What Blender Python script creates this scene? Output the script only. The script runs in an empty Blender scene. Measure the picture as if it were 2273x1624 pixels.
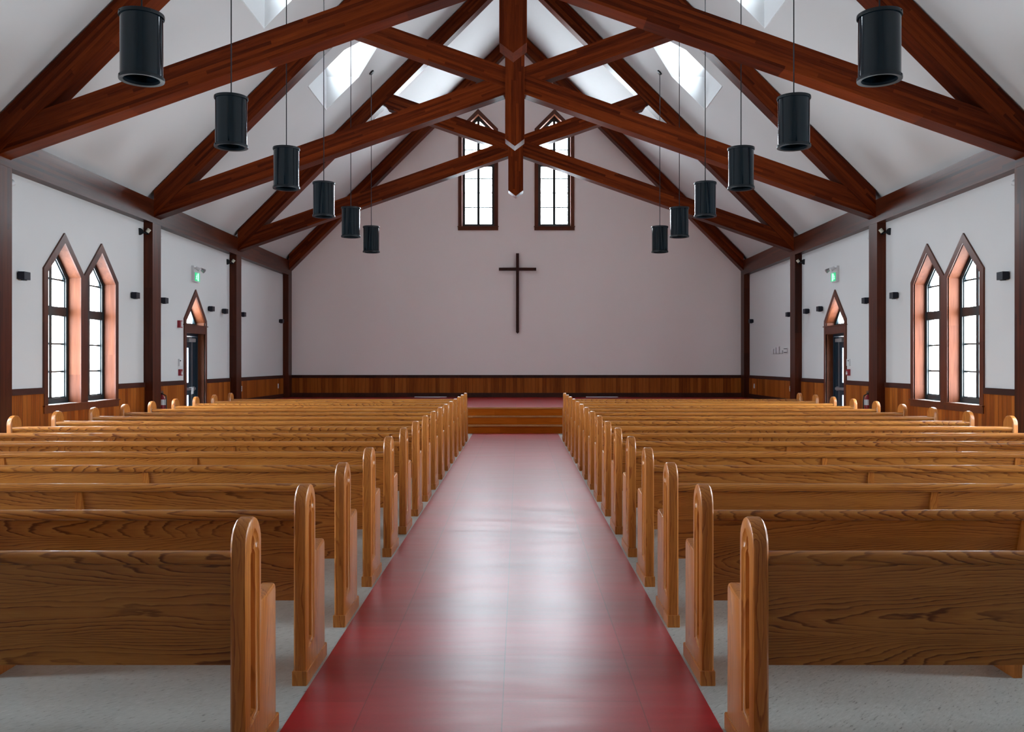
import bpy, bmesh, math, random
from mathutils import Matrix, Vector
from mathutils.geometry import tessellate_polygon

PI = math.pi
S = bpy.context.scene
COL = S.collection

# ------------------------------------------------------------------ camera
CAMX, CAMZ, FPX = 0.07, 1.5, 1947.0
cam_d = bpy.data.cameras.new('camera')
cam = bpy.data.objects.new('camera', cam_d)
COL.objects.link(cam)
cam.location = (CAMX, 0, CAMZ)
cam.rotation_euler = (PI / 2, 0, 0)
cam_d.sensor_fit = 'HORIZONTAL'
cam_d.sensor_width = 36.0
cam_d.lens = FPX / 2273 * 36.0
cam_d.shift_x = -15.0 / 2273
cam_d.shift_y = -7.0 / 2273
cam_d.clip_end = 200
S.camera = cam

# ------------------------------------------------------------------ sky / exposure
SKY = 52.0
w = bpy.data.worlds.new('overcast_sky')
S.world = w
w.use_nodes = True
wn = w.node_tree.nodes
wn['Background'].inputs['Color'].default_value = (0.83, 0.92, 1.0, 1)
wn['Background'].inputs['Strength'].default_value = SKY
S.view_settings.view_transform = 'Standard'
S.view_settings.look = 'None'
S.view_settings.exposure = 0.0
S.view_settings.gamma = 1.0
S.view_settings.use_curve_mapping = False
S.cycles.use_denoising = True
S.cycles.max_bounces = 10
S.cycles.diffuse_bounces = 7
S.cycles.glossy_bounces = 4
S.cycles.transparent_max_bounces = 12
S.cycles.sample_clamp_indirect = 8.0
S.cycles.caustics_reflective = False
S.cycles.caustics_refractive = False


def portal(loc, rot, sx, sz):
    l = bpy.data.lights.new('daylight_portal', 'AREA')
    l.shape = 'RECTANGLE'
    l.size, l.size_y = sx, sz
    l.cycles.is_portal = True
    o = bpy.data.objects.new('daylight_portal', l)
    COL.objects.link(o)
    o.location = loc
    o.rotation_euler = rot


# ------------------------------------------------------------------ materials
def newmat(name):
    m = bpy.data.materials.new(name)
    m.use_nodes = True
    nt = m.node_tree
    return m, nt, nt.nodes['Principled BSDF']


def nd(nt, t, **kw):
    n = nt.nodes.new(t)
    for k, v in kw.items():
        if k in ('operation', 'data_type', 'blend_type', 'noise_dimensions', 'feature', 'interpolation_type'):
            setattr(n, k, v)
    return n


def math_(nt, op, a, b=None, c=None):
    n = nt.nodes.new('ShaderNodeMath')
    n.operation = op
    for i, v in enumerate((a, b, c)):
        if v is None:
            continue
        if isinstance(v, (int, float)):
            n.inputs[i].default_value = v
        else:
            nt.links.new(v, n.inputs[i])
    return n.outputs[0]


def comb(nt, x, y, z):
    n = nt.nodes.new('ShaderNodeCombineXYZ')
    for i, v in enumerate((x, y, z)):
        if isinstance(v, (int, float)):
            n.inputs[i].default_value = v
        else:
            nt.links.new(v, n.inputs[i])
    return n.outputs[0]


def noise(nt, vec, scale, detail=2.0, rough=0.5):
    n = nt.nodes.new('ShaderNodeTexNoise')
    n.inputs['Scale'].default_value = scale
    n.inputs['Detail'].default_value = detail
    n.inputs['Roughness'].default_value = rough
    nt.links.new(vec, n.inputs['Vector'])
    return n.outputs['Fac']


def white(nt, vec):
    n = nt.nodes.new('ShaderNodeTexWhiteNoise')
    n.noise_dimensions = '3D'
    nt.links.new(vec, n.inputs['Vector'])
    return n.outputs['Value']


def ramp(nt, fac, stops):
    n = nt.nodes.new('ShaderNodeValToRGB')
    cr = n.color_ramp
    while len(cr.elements) < len(stops):
        cr.elements.new(0.5)
    for e, (p, c) in zip(cr.elements, stops):
        e.position = p
        e.color = (c[0], c[1], c[2], 1)
    nt.links.new(fac, n.inputs[0])
    return n.outputs[0]


def mixc(nt, fac, a, b, mode='MIX'):
    n = nt.nodes.new('ShaderNodeMix')
    n.data_type = 'RGBA'
    n.blend_type = mode
    if isinstance(fac, (int, float)):
        n.inputs[0].default_value = fac
    else:
        nt.links.new(fac, n.inputs[0])
    for i, v in ((6, a), (7, b)):
        if isinstance(v, tuple):
            n.inputs[i].default_value = (v[0], v[1], v[2], 1)
        else:
            nt.links.new(v, n.inputs[i])
    return n.outputs[2]


def bump(nt, bsdf, h, strength=0.2, dist=0.005):
    n = nt.nodes.new('ShaderNodeBump')
    n.inputs['Strength'].default_value = strength
    n.inputs['Distance'].default_value = dist
    nt.links.new(h, n.inputs['Height'])
    nt.links.new(n.outputs[0], bsdf.inputs['Normal'])


def coords(nt, axis, rnd=True):
    """along-grain, across, depth coordinates of the object"""
    tc = nt.nodes.new('ShaderNodeTexCoord')
    sp = nt.nodes.new('ShaderNodeSeparateXYZ')
    nt.links.new(tc.outputs['Object'], sp.inputs[0])
    x, y, z = sp.outputs
    if rnd:
        oi = nt.nodes.new('ShaderNodeObjectInfo')
        r = math_(nt, 'MULTIPLY', oi.outputs['Random'], 61.0)
    else:
        r = 0.0
    if axis == 'X':
        a, c, d = x, z, y
    elif axis == 'Z':
        a, c, d = z, y, x
    else:
        a, c, d = y, x, z
    return a, c, d, r


def oak(name, axis, light, mid, dark, board=0.17, rough=0.3, rings=22.0, sq=4.4):
    m, nt, b = newmat(name)
    a, c, d, r = coords(nt, axis)
    cd = math_(nt, 'ADD', c, math_(nt, 'MULTIPLY', d, 0.6))
    bi = math_(nt, 'FLOOR', math_(nt, 'DIVIDE', math_(nt, 'ADD', cd, 5.0), board))
    bw = white(nt, comb(nt, bi, r, 3.0))
    off = math_(nt, 'MULTIPLY', bw, 40.0)
    fc = math_(nt, 'FRACT', math_(nt, 'DIVIDE', math_(nt, 'ADD', cd, 5.0), board))
    cl = math_(nt, 'MULTIPLY', math_(nt, 'SUBTRACT', fc, math_(nt, 'ADD', 0.3, math_(nt, 'MULTIPLY', bw, 0.4))), board)
    # plain-sawn figure: arches where the board is cut near the middle, straight lines at its edges
    wob = noise(nt, comb(nt, math_(nt, 'ADD', math_(nt, 'MULTIPLY', a, 0.9), off), r, 0.0), 1.0, 1.0)
    cl2 = math_(nt, 'ADD', cl, math_(nt, 'MULTIPLY', math_(nt, 'SUBTRACT', wob, 0.5), 0.09))
    par = math_(nt, 'MULTIPLY', math_(nt, 'MULTIPLY', cl2, cl2), sq * 140.0)
    slope = math_(nt, 'MULTIPLY', math_(nt, 'SUBTRACT', bw, 0.5), rings)
    v = comb(nt, math_(nt, 'ADD', math_(nt, 'MULTIPLY', a, 1.3), off), math_(nt, 'ADD', math_(nt, 'MULTIPLY', c, 6.0), r), math_(nt, 'MULTIPLY', d, 6.0))
    n1 = noise(nt, v, 1.0, 2.0, 0.5)
    v2 = comb(nt, math_(nt, 'MULTIPLY', a, 9.0), math_(nt, 'MULTIPLY', c, 60.0), math_(nt, 'ADD', math_(nt, 'MULTIPLY', d, 60.0), r))
    n2 = noise(nt, v2, 1.0, 2.0)
    f = math_(nt, 'ADD', math_(nt, 'ADD', math_(nt, 'MULTIPLY', a, slope), par), math_(nt, 'ADD', math_(nt, 'MULTIPLY', n1, 6.0), math_(nt, 'MULTIPLY', n2, 0.75)))
    fr = math_(nt, 'FRACT', math_(nt, 'ADD', f, 50.0))
    # sharp late-wood line on one side of each ring
    colA = ramp(nt, fr, [(0.0, light), (0.45, mid), (0.7, mid), (0.86, dark), (0.94, dark), (1.0, light)])
    brk = noise(nt, comb(nt, math_(nt, 'ADD', math_(nt, 'MULTIPLY', a, 2.2), off), math_(nt, 'MULTIPLY', c, 14.0), math_(nt, 'MULTIPLY', d, 14.0)), 1.0, 2.0)
    bf = nt.nodes.new('ShaderNodeMapRange')
    nt.links.new(brk, bf.inputs[0])
    bf.inputs[1].default_value, bf.inputs[2].default_value = 0.35, 0.62
    bf.inputs[3].default_value, bf.inputs[4].default_value = 0.45, 1.0
    col1 = mixc(nt, bf.outputs[0], light, colA)
    v3 = comb(nt, math_(nt, 'MULTIPLY', a, 7.0), math_(nt, 'MULTIPLY', c, 260.0), math_(nt, 'MULTIPLY', d, 260.0))
    n3 = noise(nt, v3, 1.0, 2.0)
    pore = ramp(nt, n3, [(0.3, (0.74, 0.70, 0.66)), (0.52, (1, 1, 1))])
    c2 = mixc(nt, 0.75, col1, pore, 'MULTIPLY')
    tone = ramp(nt, bw, [(0.0, (0.86, 0.82, 0.78)), (1.0, (1.08, 1.06, 1.02))])
    c3 = mixc(nt, 1.0, c2, tone, 'MULTIPLY')
    nt.links.new(c3, b.inputs['Base Color'])
    b.inputs['Roughness'].default_value = rough
    b.inputs['Specular IOR Level'].default_value = 0.25
    b.inputs['Coat Weight'].default_value = 0.12
    b.inputs['Coat Roughness'].default_value = 0.08
    return m


def timber(name, base, dark, light, lam=0.045, rough=0.34, axis='X', spec=0.5):
    m, nt, b = newmat(name)
    a, c, d, r = coords(nt, axis)
    li = math_(nt, 'FLOOR', math_(nt, 'DIVIDE', math_(nt, 'ADD', c, 7.0), lam))
    lr = white(nt, comb(nt, li, r, 1.0))
    ji = math_(nt, 'FLOOR', math_(nt, 'ADD', math_(nt, 'MULTIPLY', a, 0.55), math_(nt, 'MULTIPLY', lr, 9.0)))
    jr = white(nt, comb(nt, li, ji, r))
    v = comb(nt, math_(nt, 'ADD', math_(nt, 'MULTIPLY', a, 1.1), math_(nt, 'MULTIPLY', jr, 30.0)), math_(nt, 'MULTIPLY', c, 16.0), math_(nt, 'MULTIPLY', d, 16.0))
    n1 = noise(nt, v, 1.0, 3.0, 0.6)
    t = math_(nt, 'ADD', math_(nt, 'MULTIPLY', n1, 0.65), math_(nt, 'MULTIPLY', jr, 0.35))
    colr = ramp(nt, t, [(0.28, dark), (0.5, base), (0.78, light)])
    v3 = comb(nt, math_(nt, 'MULTIPLY', a, 4.0), math_(nt, 'MULTIPLY', c, 180.0), math_(nt, 'MULTIPLY', d, 180.0))
    n3 = noise(nt, v3, 1.0, 2.0)
    pore = ramp(nt, n3, [(0.3, (0.62, 0.55, 0.5)), (0.55, (1, 1, 1))])
    nt.links.new(mixc(nt, 0.7, colr, pore, 'MULTIPLY'), b.inputs['Base Color'])
    b.inputs['Roughness'].default_value = rough
    b.inputs['Specular IOR Level'].default_value = spec
    bump(nt, b, n3, 0.12, 0.002)
    return m


def plain(name, col, rough=0.5, metal=0.0, spec=0.5, var=0.06, coat=0.0):
    m, nt, b = newmat(name)
    tc = nt.nodes.new('ShaderNodeTexCoord')
    n1 = noise(nt, tc.outputs['Object'], 9.0, 3.0)
    k = ramp(nt, n1, [(0.3, tuple(1 - var for _ in range(3))), (0.7, (1 + var, 1 + var, 1 + var))])
    nt.links.new(mixc(nt, 1.0, col, k, 'MULTIPLY'), b.inputs['Base Color'])
    b.inputs['Roughness'].default_value = rough
    b.inputs['Metallic'].default_value = metal
    b.inputs['Specular IOR Level'].default_value = spec
    b.inputs['Coat Weight'].default_value = coat
    b.inputs['Coat Roughness'].default_value = 0.05
    return m


def paint(name, col):
    m, nt, b = newmat(name)
    tc = nt.nodes.new('ShaderNodeTexCoord')
    n1 = noise(nt, tc.outputs['Object'], 160.0, 2.0)
    n2 = noise(nt, tc.outputs['Object'], 0.7, 2.0)
    k = ramp(nt, n2, [(0.3, (0.975, 0.975, 0.97)), (0.7, (1, 1, 1))])
    nt.links.new(mixc(nt, 1.0, col, k, 'MULTIPLY'), b.inputs['Base Color'])
    b.inputs['Roughness'].default_value = 0.75
    b.inputs['Specular IOR Level'].default_value = 0.25
    bump(nt, b, n1, 0.08, 0.002)
    return m


def beadboard():
    m, nt, b = newmat('beadboard_fir')
    tc = nt.nodes.new('ShaderNodeTexCoord')
    sp = nt.nodes.new('ShaderNodeSeparateXYZ')
    nt.links.new(tc.outputs['Object'], sp.inputs[0])
    x, y, z = sp.outputs
    u = math_(nt, 'DIVIDE', math_(nt, 'ADD', math_(nt, 'ADD', x, y), 40.0), 0.105)
    fi = math_(nt, 'FLOOR', u)
    fr = math_(nt, 'FRACT', u)
    r = white(nt, comb(nt, fi, 2.0, 5.0))
    g = math_(nt, 'MINIMUM', fr, math_(nt, 'SUBTRACT', 1.0, fr))
    v = comb(nt, math_(nt, 'MULTIPLY', math_(nt, 'ADD', x, y), 30.0), math_(nt, 'MULTIPLY', r, 20.0), math_(nt, 'MULTIPLY', z, 1.6))
    n1 = noise(nt, v, 1.0, 3.0, 0.6)
    t = math_(nt, 'ADD', math_(nt, 'MULTIPLY', n1, 0.6), math_(nt, 'MULTIPLY', r, 0.4))
    col = ramp(nt, t, [(0.25, (0.17, 0.036, 0.005)), (0.5, (0.27, 0.068, 0.009)), (0.8, (0.38, 0.115, 0.018))])
    gk = ramp(nt, g, [(0.0, (0.25, 0.2, 0.18)), (0.05, (1, 1, 1))])
    nt.links.new(mixc(nt, 1.0, col, gk, 'MULTIPLY'), b.inputs['Base Color'])
    b.inputs['Roughness'].default_value = 0.38
    b.inputs['Specular IOR Level'].default_value = 0.1
    bump(nt, b, ramp(nt, g, [(0.0, (0, 0, 0)), (0.06, (1, 1, 1))]), 0.4, 0.004)
    return m


def tile_floor():
    m, nt, b = newmat('grey_vinyl_tile')
    tc = nt.nodes.new('ShaderNodeTexCoord')
    sp = nt.nodes.new('ShaderNodeSeparateXYZ')
    nt.links.new(tc.outputs['Object'], sp.inputs[0])
    x, y, z = sp.outputs
    tx = math_(nt, 'DIVIDE', math_(nt, 'ADD', x, 30.0), 0.305)
    ty = math_(nt, 'DIVIDE', math_(nt, 'ADD', y, 30.0), 0.305)
    r = white(nt, comb(nt, math_(nt, 'FLOOR', tx), math_(nt, 'FLOOR', ty), 1.0))
    # diagonal flecks
    s1 = math_(nt, 'ADD', x, y)
    s2 = math_(nt, 'SUBTRACT', x, y)
    n1 = noise(nt, comb(nt, math_(nt, 'MULTIPLY', s1, 18.0), math_(nt, 'MULTIPLY', s2, 75.0), math_(nt, 'MULTIPLY', r, 5.0)), 1.0, 3.0, 0.65)
    col = ramp(nt, n1, [(0.30, (0.17, 0.17, 0.165)), (0.38, (0.42, 0.44, 0.42)), (0.6, (0.48, 0.50, 0.48)), (0.75, (0.57, 0.59, 0.57))])
    tone = ramp(nt, r, [(0.0, (0.95, 0.95, 0.95)), (1.0, (1.03, 1.03, 1.03))])
    fx = math_(nt, 'FRACT', tx)
    fy = math_(nt, 'FRACT', ty)
    g = math_(nt, 'MINIMUM', fx, fy)
    gk = ramp(nt, g, [(0.0, (0.82, 0.82, 0.82)), (0.006, (1, 1, 1))])
    c = mixc(nt, 1.0, mixc(nt, 1.0, col, tone, 'MULTIPLY'), gk, 'MULTIPLY')
    nt.links.new(c, b.inputs['Base Color'])
    n2 = noise(nt, tc.outputs['Object'], 3.0, 3.0)
    b.inputs['Roughness'].default_value = 0.33
    b.inputs['Specular IOR Level'].default_value = 0.4
    bump(nt, b, n2, 0.05, 0.01)
    return m


def red_floor(name):
    m, nt, b = newmat(name)
    tc = nt.nodes.new('ShaderNodeTexCoord')
    sp = nt.nodes.new('ShaderNodeSeparateXYZ')
    nt.links.new(tc.outputs['Object'], sp.inputs[0])
    x, y, z = sp.outputs
    tx = math_(nt, 'DIVIDE', math_(nt, 'ADD', x, 30.3), 0.606)
    ti = math_(nt, 'FLOOR', tx)
    ty = math_(nt, 'ADD', math_(nt, 'DIVIDE', math_(nt, 'ADD', y, 30.0), 1.21), math_(nt, 'MULTIPLY', math_(nt, 'MODULO', ti, 2.0), 0.5))
    tj = math_(nt, 'FLOOR', ty)
    r = white(nt, comb(nt, ti, tj, 1.0))
    n1 = noise(nt, comb(nt, math_(nt, 'MULTIPLY', x, 4.0), math_(nt, 'MULTIPLY', y, 26.0), math_(nt, 'MULTIPLY', r, 9.0)), 1.0, 4.0, 0.6)
    n3 = noise(nt, comb(nt, math_(nt, 'MULTIPLY', x, 60.0), math_(nt, 'MULTIPLY', y, 60.0), 0.0), 1.0, 2.0, 0.6)
    t = math_(nt, 'ADD', math_(nt, 'MULTIPLY', n1, 0.7), math_(nt, 'MULTIPLY', n3, 0.3))
    col = ramp(nt, t, [(0.3, (0.29, 0.006, 0.012)), (0.5, (0.33, 0.0075, 0.015)), (0.7, (0.37, 0.010, 0.018))])
    fx = math_(nt, 'FRACT', tx)
    fy = math_(nt, 'FRACT', ty)
    g = math_(nt, 'MINIMUM', math_(nt, 'MULTIPLY', math_(nt, 'MINIMUM', fx, math_(nt, 'SUBTRACT', 1.0, fx)), 0.606),
              math_(nt, 'MULTIPLY', math_(nt, 'MINIMUM', fy, math_(nt, 'SUBTRACT', 1.0, fy)), 1.21))
    gk = ramp(nt, g, [(0.0, (0.45, 0.45, 0.45)), (0.0035, (1, 1, 1))])
    tone = ramp(nt, r, [(0.0, (0.93, 0.93, 0.93)), (1.0, (1.07, 1.07, 1.07))])
    c = mixc(nt, 1.0, mixc(nt, 1.0, col, tone, 'MULTIPLY'), gk, 'MULTIPLY')
    nt.links.new(c, b.inputs['Base Color'])
    rr = math_(nt, 'ADD', 0.31, math_(nt, 'MULTIPLY', n1, 0.05))
    nt.links.new(rr, b.inputs['Roughness'])
    b.inputs['Specular IOR Level'].default_value = 0.48
    # gentle waviness across the walk direction
    n4 = noise(nt, comb(nt, math_(nt, 'MULTIPLY', x, 0.8), math_(nt, 'MULTIPLY', y, 3.0), 0.0), 1.0, 2.0, 0.5)
    h = math_(nt, 'ADD', math_(nt, 'MULTIPLY', n4, 1.0), math_(nt, 'MULTIPLY', n1, 0.03))
    bump(nt, b, h, 0.35, 0.02)
    return m


def glass_mat():
    m = bpy.data.materials.new('window_glass')
    m.use_nodes = True
    nt = m.node_tree
    nt.nodes.clear()
    out = nt.nodes.new('ShaderNodeOutputMaterial')
    tr = nt.nodes.new('ShaderNodeBsdfTransparent')
    tr.inputs[0].default_value = (0.93, 0.96, 0.96, 1)
    gl = nt.nodes.new('ShaderNodeBsdfGlossy')
    gl.inputs['Roughness'].default_value = 0.02
    lw = nt.nodes.new('ShaderNodeLayerWeight')
    lw.inputs[0].default_value = 0.5
    fr = math_(nt, 'MULTIPLY_ADD', math_(nt, 'POWER', lw.outputs['Facing'], 5.0), 0.9, 0.05)
    mx = nt.nodes.new('ShaderNodeMixShader')
    nt.links.new(fr, mx.inputs[0])
    nt.links.new(tr.outputs[0], mx.inputs[1])
    nt.links.new(gl.outputs[0], mx.inputs[2])
    nt.links.new(mx.outputs[0], out.inputs[0])
    return m


def emit(name, col, s):
    m, nt, b = newmat(name)
    b.inputs['Base Color'].default_value = (*col, 1)
    b.inputs['Emission Color'].default_value = (*col, 1)
    b.inputs['Emission Strength'].default_value = s
    return m


M = {}
M['oak_x'] = oak('honey_oak_rail', 'X', (0.51, 0.21, 0.043), (0.42, 0.15, 0.027), (0.16, 0.040, 0.006))
M['oak_end'] = oak('honey_oak_end', 'Z', (0.50, 0.19, 0.04), (0.43, 0.145, 0.028), (0.28, 0.078, 0.014), board=0.2, rings=6, sq=2.5)
M['timber'] = timber('stained_timber', (0.098, 0.0150, 0.003), (0.046, 0.0065, 0.0016), (0.165, 0.029, 0.005), spec=0.07)
M['timber_wall'] = timber('stained_timber_wall', (0.060, 0.0125, 0.005), (0.030, 0.006, 0.0025), (0.10, 0.022, 0.008), spec=0.18)
M['casing'] = timber('stained_casing', (0.085, 0.019, 0.007), (0.055, 0.011, 0.004), (0.12, 0.028, 0.009), lam=0.3, axis='Z', spec=0.35)
M['cap'] = timber('stained_cap', (0.045, 0.012, 0.008), (0.028, 0.007, 0.005), (0.065, 0.018, 0.010), lam=0.3, axis='Y', rough=0.5, spec=0.2)
M['liner'] = timber('reveal_oak', (0.115, 0.033, 0.014), (0.075, 0.019, 0.008), (0.155, 0.050, 0.022), lam=0.4, axis='Z', rough=0.5, spec=0.12)
M['step'] = timber('stair_oak', (0.36, 0.078, 0.005), (0.29, 0.060, 0.004), (0.42, 0.10, 0.008), lam=0.4, axis='X', rough=0.5, spec=0.05)
M['nosing'] = timber('nosing_oak', (0.36, 0.15, 0.05), (0.28, 0.11, 0.035), (0.45, 0.2, 0.07), lam=0.4, axis='X', rough=0.25)
M['bead'] = beadboard()
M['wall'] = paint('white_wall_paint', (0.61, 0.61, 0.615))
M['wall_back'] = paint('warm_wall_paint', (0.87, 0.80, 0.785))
M['ceil'] = paint('ceiling_paint', (0.60, 0.59, 0.59))
M['dormer'] = paint('dormer_paint', (0.72, 0.73, 0.74))
M['floor'] = tile_floor()
M['red'] = red_floor('red_linoleum')
M['black'] = plain('black_metal', (0.004, 0.007, 0.010), 0.35, 0.0, 0.35)
M['sconce'] = plain('dark_sconce_metal', (0.006, 0.006, 0.014), 0.45, 0.0, 0.3)
M['shade'] = plain('gloss_navy_black', (0.003, 0.008, 0.012), 0.08, 0.0, 0.42, 0.15)
M['frame'] = plain('dark_window_frame', (0.012, 0.022, 0.026), 0.35, 0.0, 0.5)
M['doorleaf'] = plain('navy_door_paint', (0.010, 0.022, 0.036), 0.3)
M['steel'] = plain('brushed_steel', (0.42, 0.42, 0.43), 0.35, 0.8)
M['white'] = plain('white_plastic', (0.62, 0.63, 0.65), 0.45)
M['offwhite'] = plain('cream_plastic', (0.62, 0.62, 0.52), 0.45)
M['red_p'] = plain('red_plastic', (0.25, 0.008, 0.02), 0.35)
M['dark'] = plain('dark_slot', (0.02, 0.02, 0.025), 0.5)
M['glass'] = glass_mat()
M['green'] = emit('lit_green_sign', (0.01, 0.42, 0.16), 0.9)
M['pict'] = emit('lit_pictogram', (0.55, 1.0, 0.75), 0.9)


# ------------------------------------------------------------------ mesh helpers
class MB:
    def __init__(s):
        s.v = []
        s.f = []

    def add(s, vs, fs):
        n = len(s.v)
        s.v += [Vector(p) for p in vs]
        s.f += [[i + n for i in f] for f in fs]

    def box(s, x0, x1, y0, y1, z0, z1):
        s.add([(x0, y0, z0), (x1, y0, z0), (x1, y1, z0), (x0, y1, z0), (x0, y0, z1), (x1, y0, z1), (x1, y1, z1), (x0, y1, z1)],
              [(0, 3, 2, 1), (4, 5, 6, 7), (0, 1, 5, 4), (1, 2, 6, 5), (2, 3, 7, 6), (3, 0, 4, 7)])

    def loops(s, loops, cap0=True, cap1=True):
        """closed loops of equal length skinned into a tube"""
        n = len(loops[0])
        base = len(s.v)
        for L in loops:
            s.v += [Vector(p) for p in L]
        for k in range(len(loops) - 1):
            a = base + k * n
            b = a + n
            for i in range(n):
                j = (i + 1) % n
                s.f.append([a + i, a + j, b + j, b + i])
        if cap0:
            s.cap([loops[0]])
        if cap1:
            s.cap([loops[-1]])

    def cap(s, rings):
        base = len(s.v)
        allp = []
        for R in rings:
            allp += [Vector(p) for p in R]
        tris = tessellate_polygon([[Vector(p) for p in R] for R in rings])
        s.v += allp
        for t in tris:
            s.f.append([base + i for i in t])

    def prism(s, poly, d, f):
        """poly: 2D pts, f(u,v,t)->3D, d=(t0,t1)"""
        s.loops([[f(u, v, t) for u, v in poly] for t in d])

    def tube(s, p, q, r, n=12, r2=None):
        p, q = Vector(p), Vector(q)
        ax = (q - p).normalized()
        t = Vector((0, 0, 1)) if abs(ax.z) < 0.9 else Vector((1, 0, 0))
        a = ax.cross(t).normalized()
        b = ax.cross(a)
        r2 = r if r2 is None else r2
        s.loops([[c + (a * math.cos(2 * PI * i / n) + b * math.sin(2 * PI * i / n)) * rr for i in range(n)] for c, rr in ((p, r), (q, r2))])

    def lathe(s, prof, c=(0, 0, 0), n=32, closed=False):
        c = Vector(c)
        L = [[c + Vector((r * math.cos(2 * PI * i / n), r * math.sin(2 * PI * i / n), z)) for i in range(n)] for r, z in prof]
        if closed:
            L.append(L[0])
        s.loops(L, not closed, not closed)

    def build(s, name, mat, parent=None, frame=None, smooth=None):
        fr = frame or Matrix()
        pm = WM.get(parent.name, Matrix()) if parent is not None else Matrix()
        inv = fr.inverted()
        me = bpy.data.meshes.new(name)
        me.from_pydata([inv @ p for p in s.v], [], s.f)
        bm = bmesh.new()
        bm.from_mesh(me)
        bmesh.ops.remove_doubles(bm, verts=bm.verts, dist=1e-5)
        bmesh.ops.recalc_face_normals(bm, faces=bm.faces)
        bm.to_mesh(me)
        bm.free()
        me.materials.append(mat)
        o = bpy.data.objects.new(name, me)
        COL.objects.link(o)
        if parent is not None:
            o.parent = parent
        o.matrix_basis = pm.inverted() @ fr
        WM[o.name] = fr.copy()
        if smooth:
            for p in me.polygons:
                p.use_smooth = True
            try:
                me.set_sharp_from_angle(angle=math.radians(smooth))
            except Exception:
                pass
        return o


WM = {}


def tag(o, label, cat, group=None, kind=None):
    o['label'] = label
    o['category'] = cat
    if group:
        o['group'] = group
    if kind:
        o['kind'] = kind
    return o


def empty(name, mat, label, cat, group=None, kind=None):
    o = bpy.data.objects.new(name, None)
    o.empty_display_size = 0.1
    COL.objects.link(o)
    o.matrix_basis = mat
    WM[o.name] = mat.copy()
    return tag(o, label, cat, group, kind)


def T(x, y, z, rz=0.0):
    return Matrix.Translation((x, y, z)) @ Matrix.Rotation(rz, 4, 'Z')


def copy_tree(o, mat=None):
    """copy of a thing with copies of its parts and sub-parts"""
    r = o.copy()
    COL.objects.link(r)
    if mat is not None:
        r.matrix_basis = mat
    for ch in list(o.children):
        c = copy_tree(ch)
        c.parent = r
        c.matrix_basis = ch.matrix_basis.copy()
    return r


# ------------------------------------------------------------------ main dimensions
XW = 6.56          # wall face
XC = 6.40          # timber face
YB = 25.0          # back wall
YN = -4.0          # wall behind the viewer
RZ = 10.98         # ridge height of the 45 degree ceiling
STAGE_Y, STAGE_Z = 19.2, 0.525
WT = 0.30          # wall thickness
WHALF, WBOT, WAPEX = 0.567, 0.905, 3.39


def house(half, zb, zapex, ins=0.0):
    """pentagon with a 45 degree pointed head, counter-clockwise from lower left; ins insets sides and slopes"""
    h = half - ins
    za = zapex - ins * math.sqrt(2)
    return [(-h, zb), (h, zb), (h, za - h), (0, za), (-h, za - h)]


side_win_y = [3.5, 4.635, 8.1, 9.235, 12.775, 13.91]  # only the farthest pair is in view; nearer ones added to let in daylight
back_win_x = [-1.087, 1.087]
BZ0, BZA = 5.39, 8.73
DOOR_Y = 17.965
CW = 0.105  # casing width

# side walls -------------------------------------------------------
def wall_side(sgn, name):
    zt = RZ - XW
    outer = [(YN, 0), (YB, 0), (YB, zt), (YN, zt)]
    holes = [[(yc + u, z) for u, z in house(WHALF, WBOT, WAPEX, CW - 0.02)] for yc in side_win_y]
    holes.append([(DOOR_Y + u, z) for u, z in house(0.62, 0.0, 3.0, CW - 0.02)])
    # door hole touches the floor: put a thin sliver below by starting at 0.002
    holes[-1] = [(u, max(z, 0.002)) for u, z in holes[-1]]
    mb = MB()
    for x in (XW, XW + WT):
        mb.cap([[(sgn * x, y, z) for y, z in R] for R in [outer] + holes])
    mb.loops([[(sgn * XW, y, z) for y, z in outer], [(sgn * (XW + WT), y, z) for y, z in outer]], False, False)
    for H in holes:
        mb.loops([[(sgn * XW, y, z) for y, z in H], [(sgn * (XW + WT), y, z) for y, z in H]], False, False)
    o = mb.build(name, M['wall'])
    tag(o, 'white painted ' + name.split('_')[1] + ' side wall with pointed windows', 'wall', kind='structure')


wall_side(-1, 'wall_left')
wall_side(1, 'wall_right')

# back wall
mb = MB()
outer = [(-XW - WT, 0), (XW + WT, 0), (XW + WT, RZ - XW), (0, RZ + WT), (-XW - WT, RZ - XW)]
holes = [[(xc + u, z) for u, z in house(WHALF, BZ0, BZA, CW - 0.02)] for xc in back_win_x]
for y in (YB, YB + WT):
    mb.cap([[(x, y, z) for x, z in R] for R in [outer] + holes])
for H in [outer] + holes:
    mb.loops([[(x, YB, z) for x, z in H], [(x, YB + WT, z) for x, z in H]], False, False)
tag(mb.build('wall_back', M['wall_back']), 'plain pale wall behind the stage', 'wall', kind='structure')
mb = MB()
mb.prism(outer, (YN - 0.2, YN), lambda u, v, t: (u, t, v))
tag(mb.build('wall_front', M['wall']), 'plain wall behind the viewer', 'wall', kind='structure')

# floor
mb = MB()
mb.box(-XW, XW, YN, YB, -0.1, 0)
tag(mb.build('floor', M['floor']), 'pale grey flecked vinyl tile floor under the pews', 'floor', kind='structure')
mb = MB()
mb.box(-0.90, 0.90, YN, 18.6, 0, 0.004)
tag(mb.build('floor_aisle', M['red']), 'red linoleum centre aisle strip', 'aisle floor', kind='structure')

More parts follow.
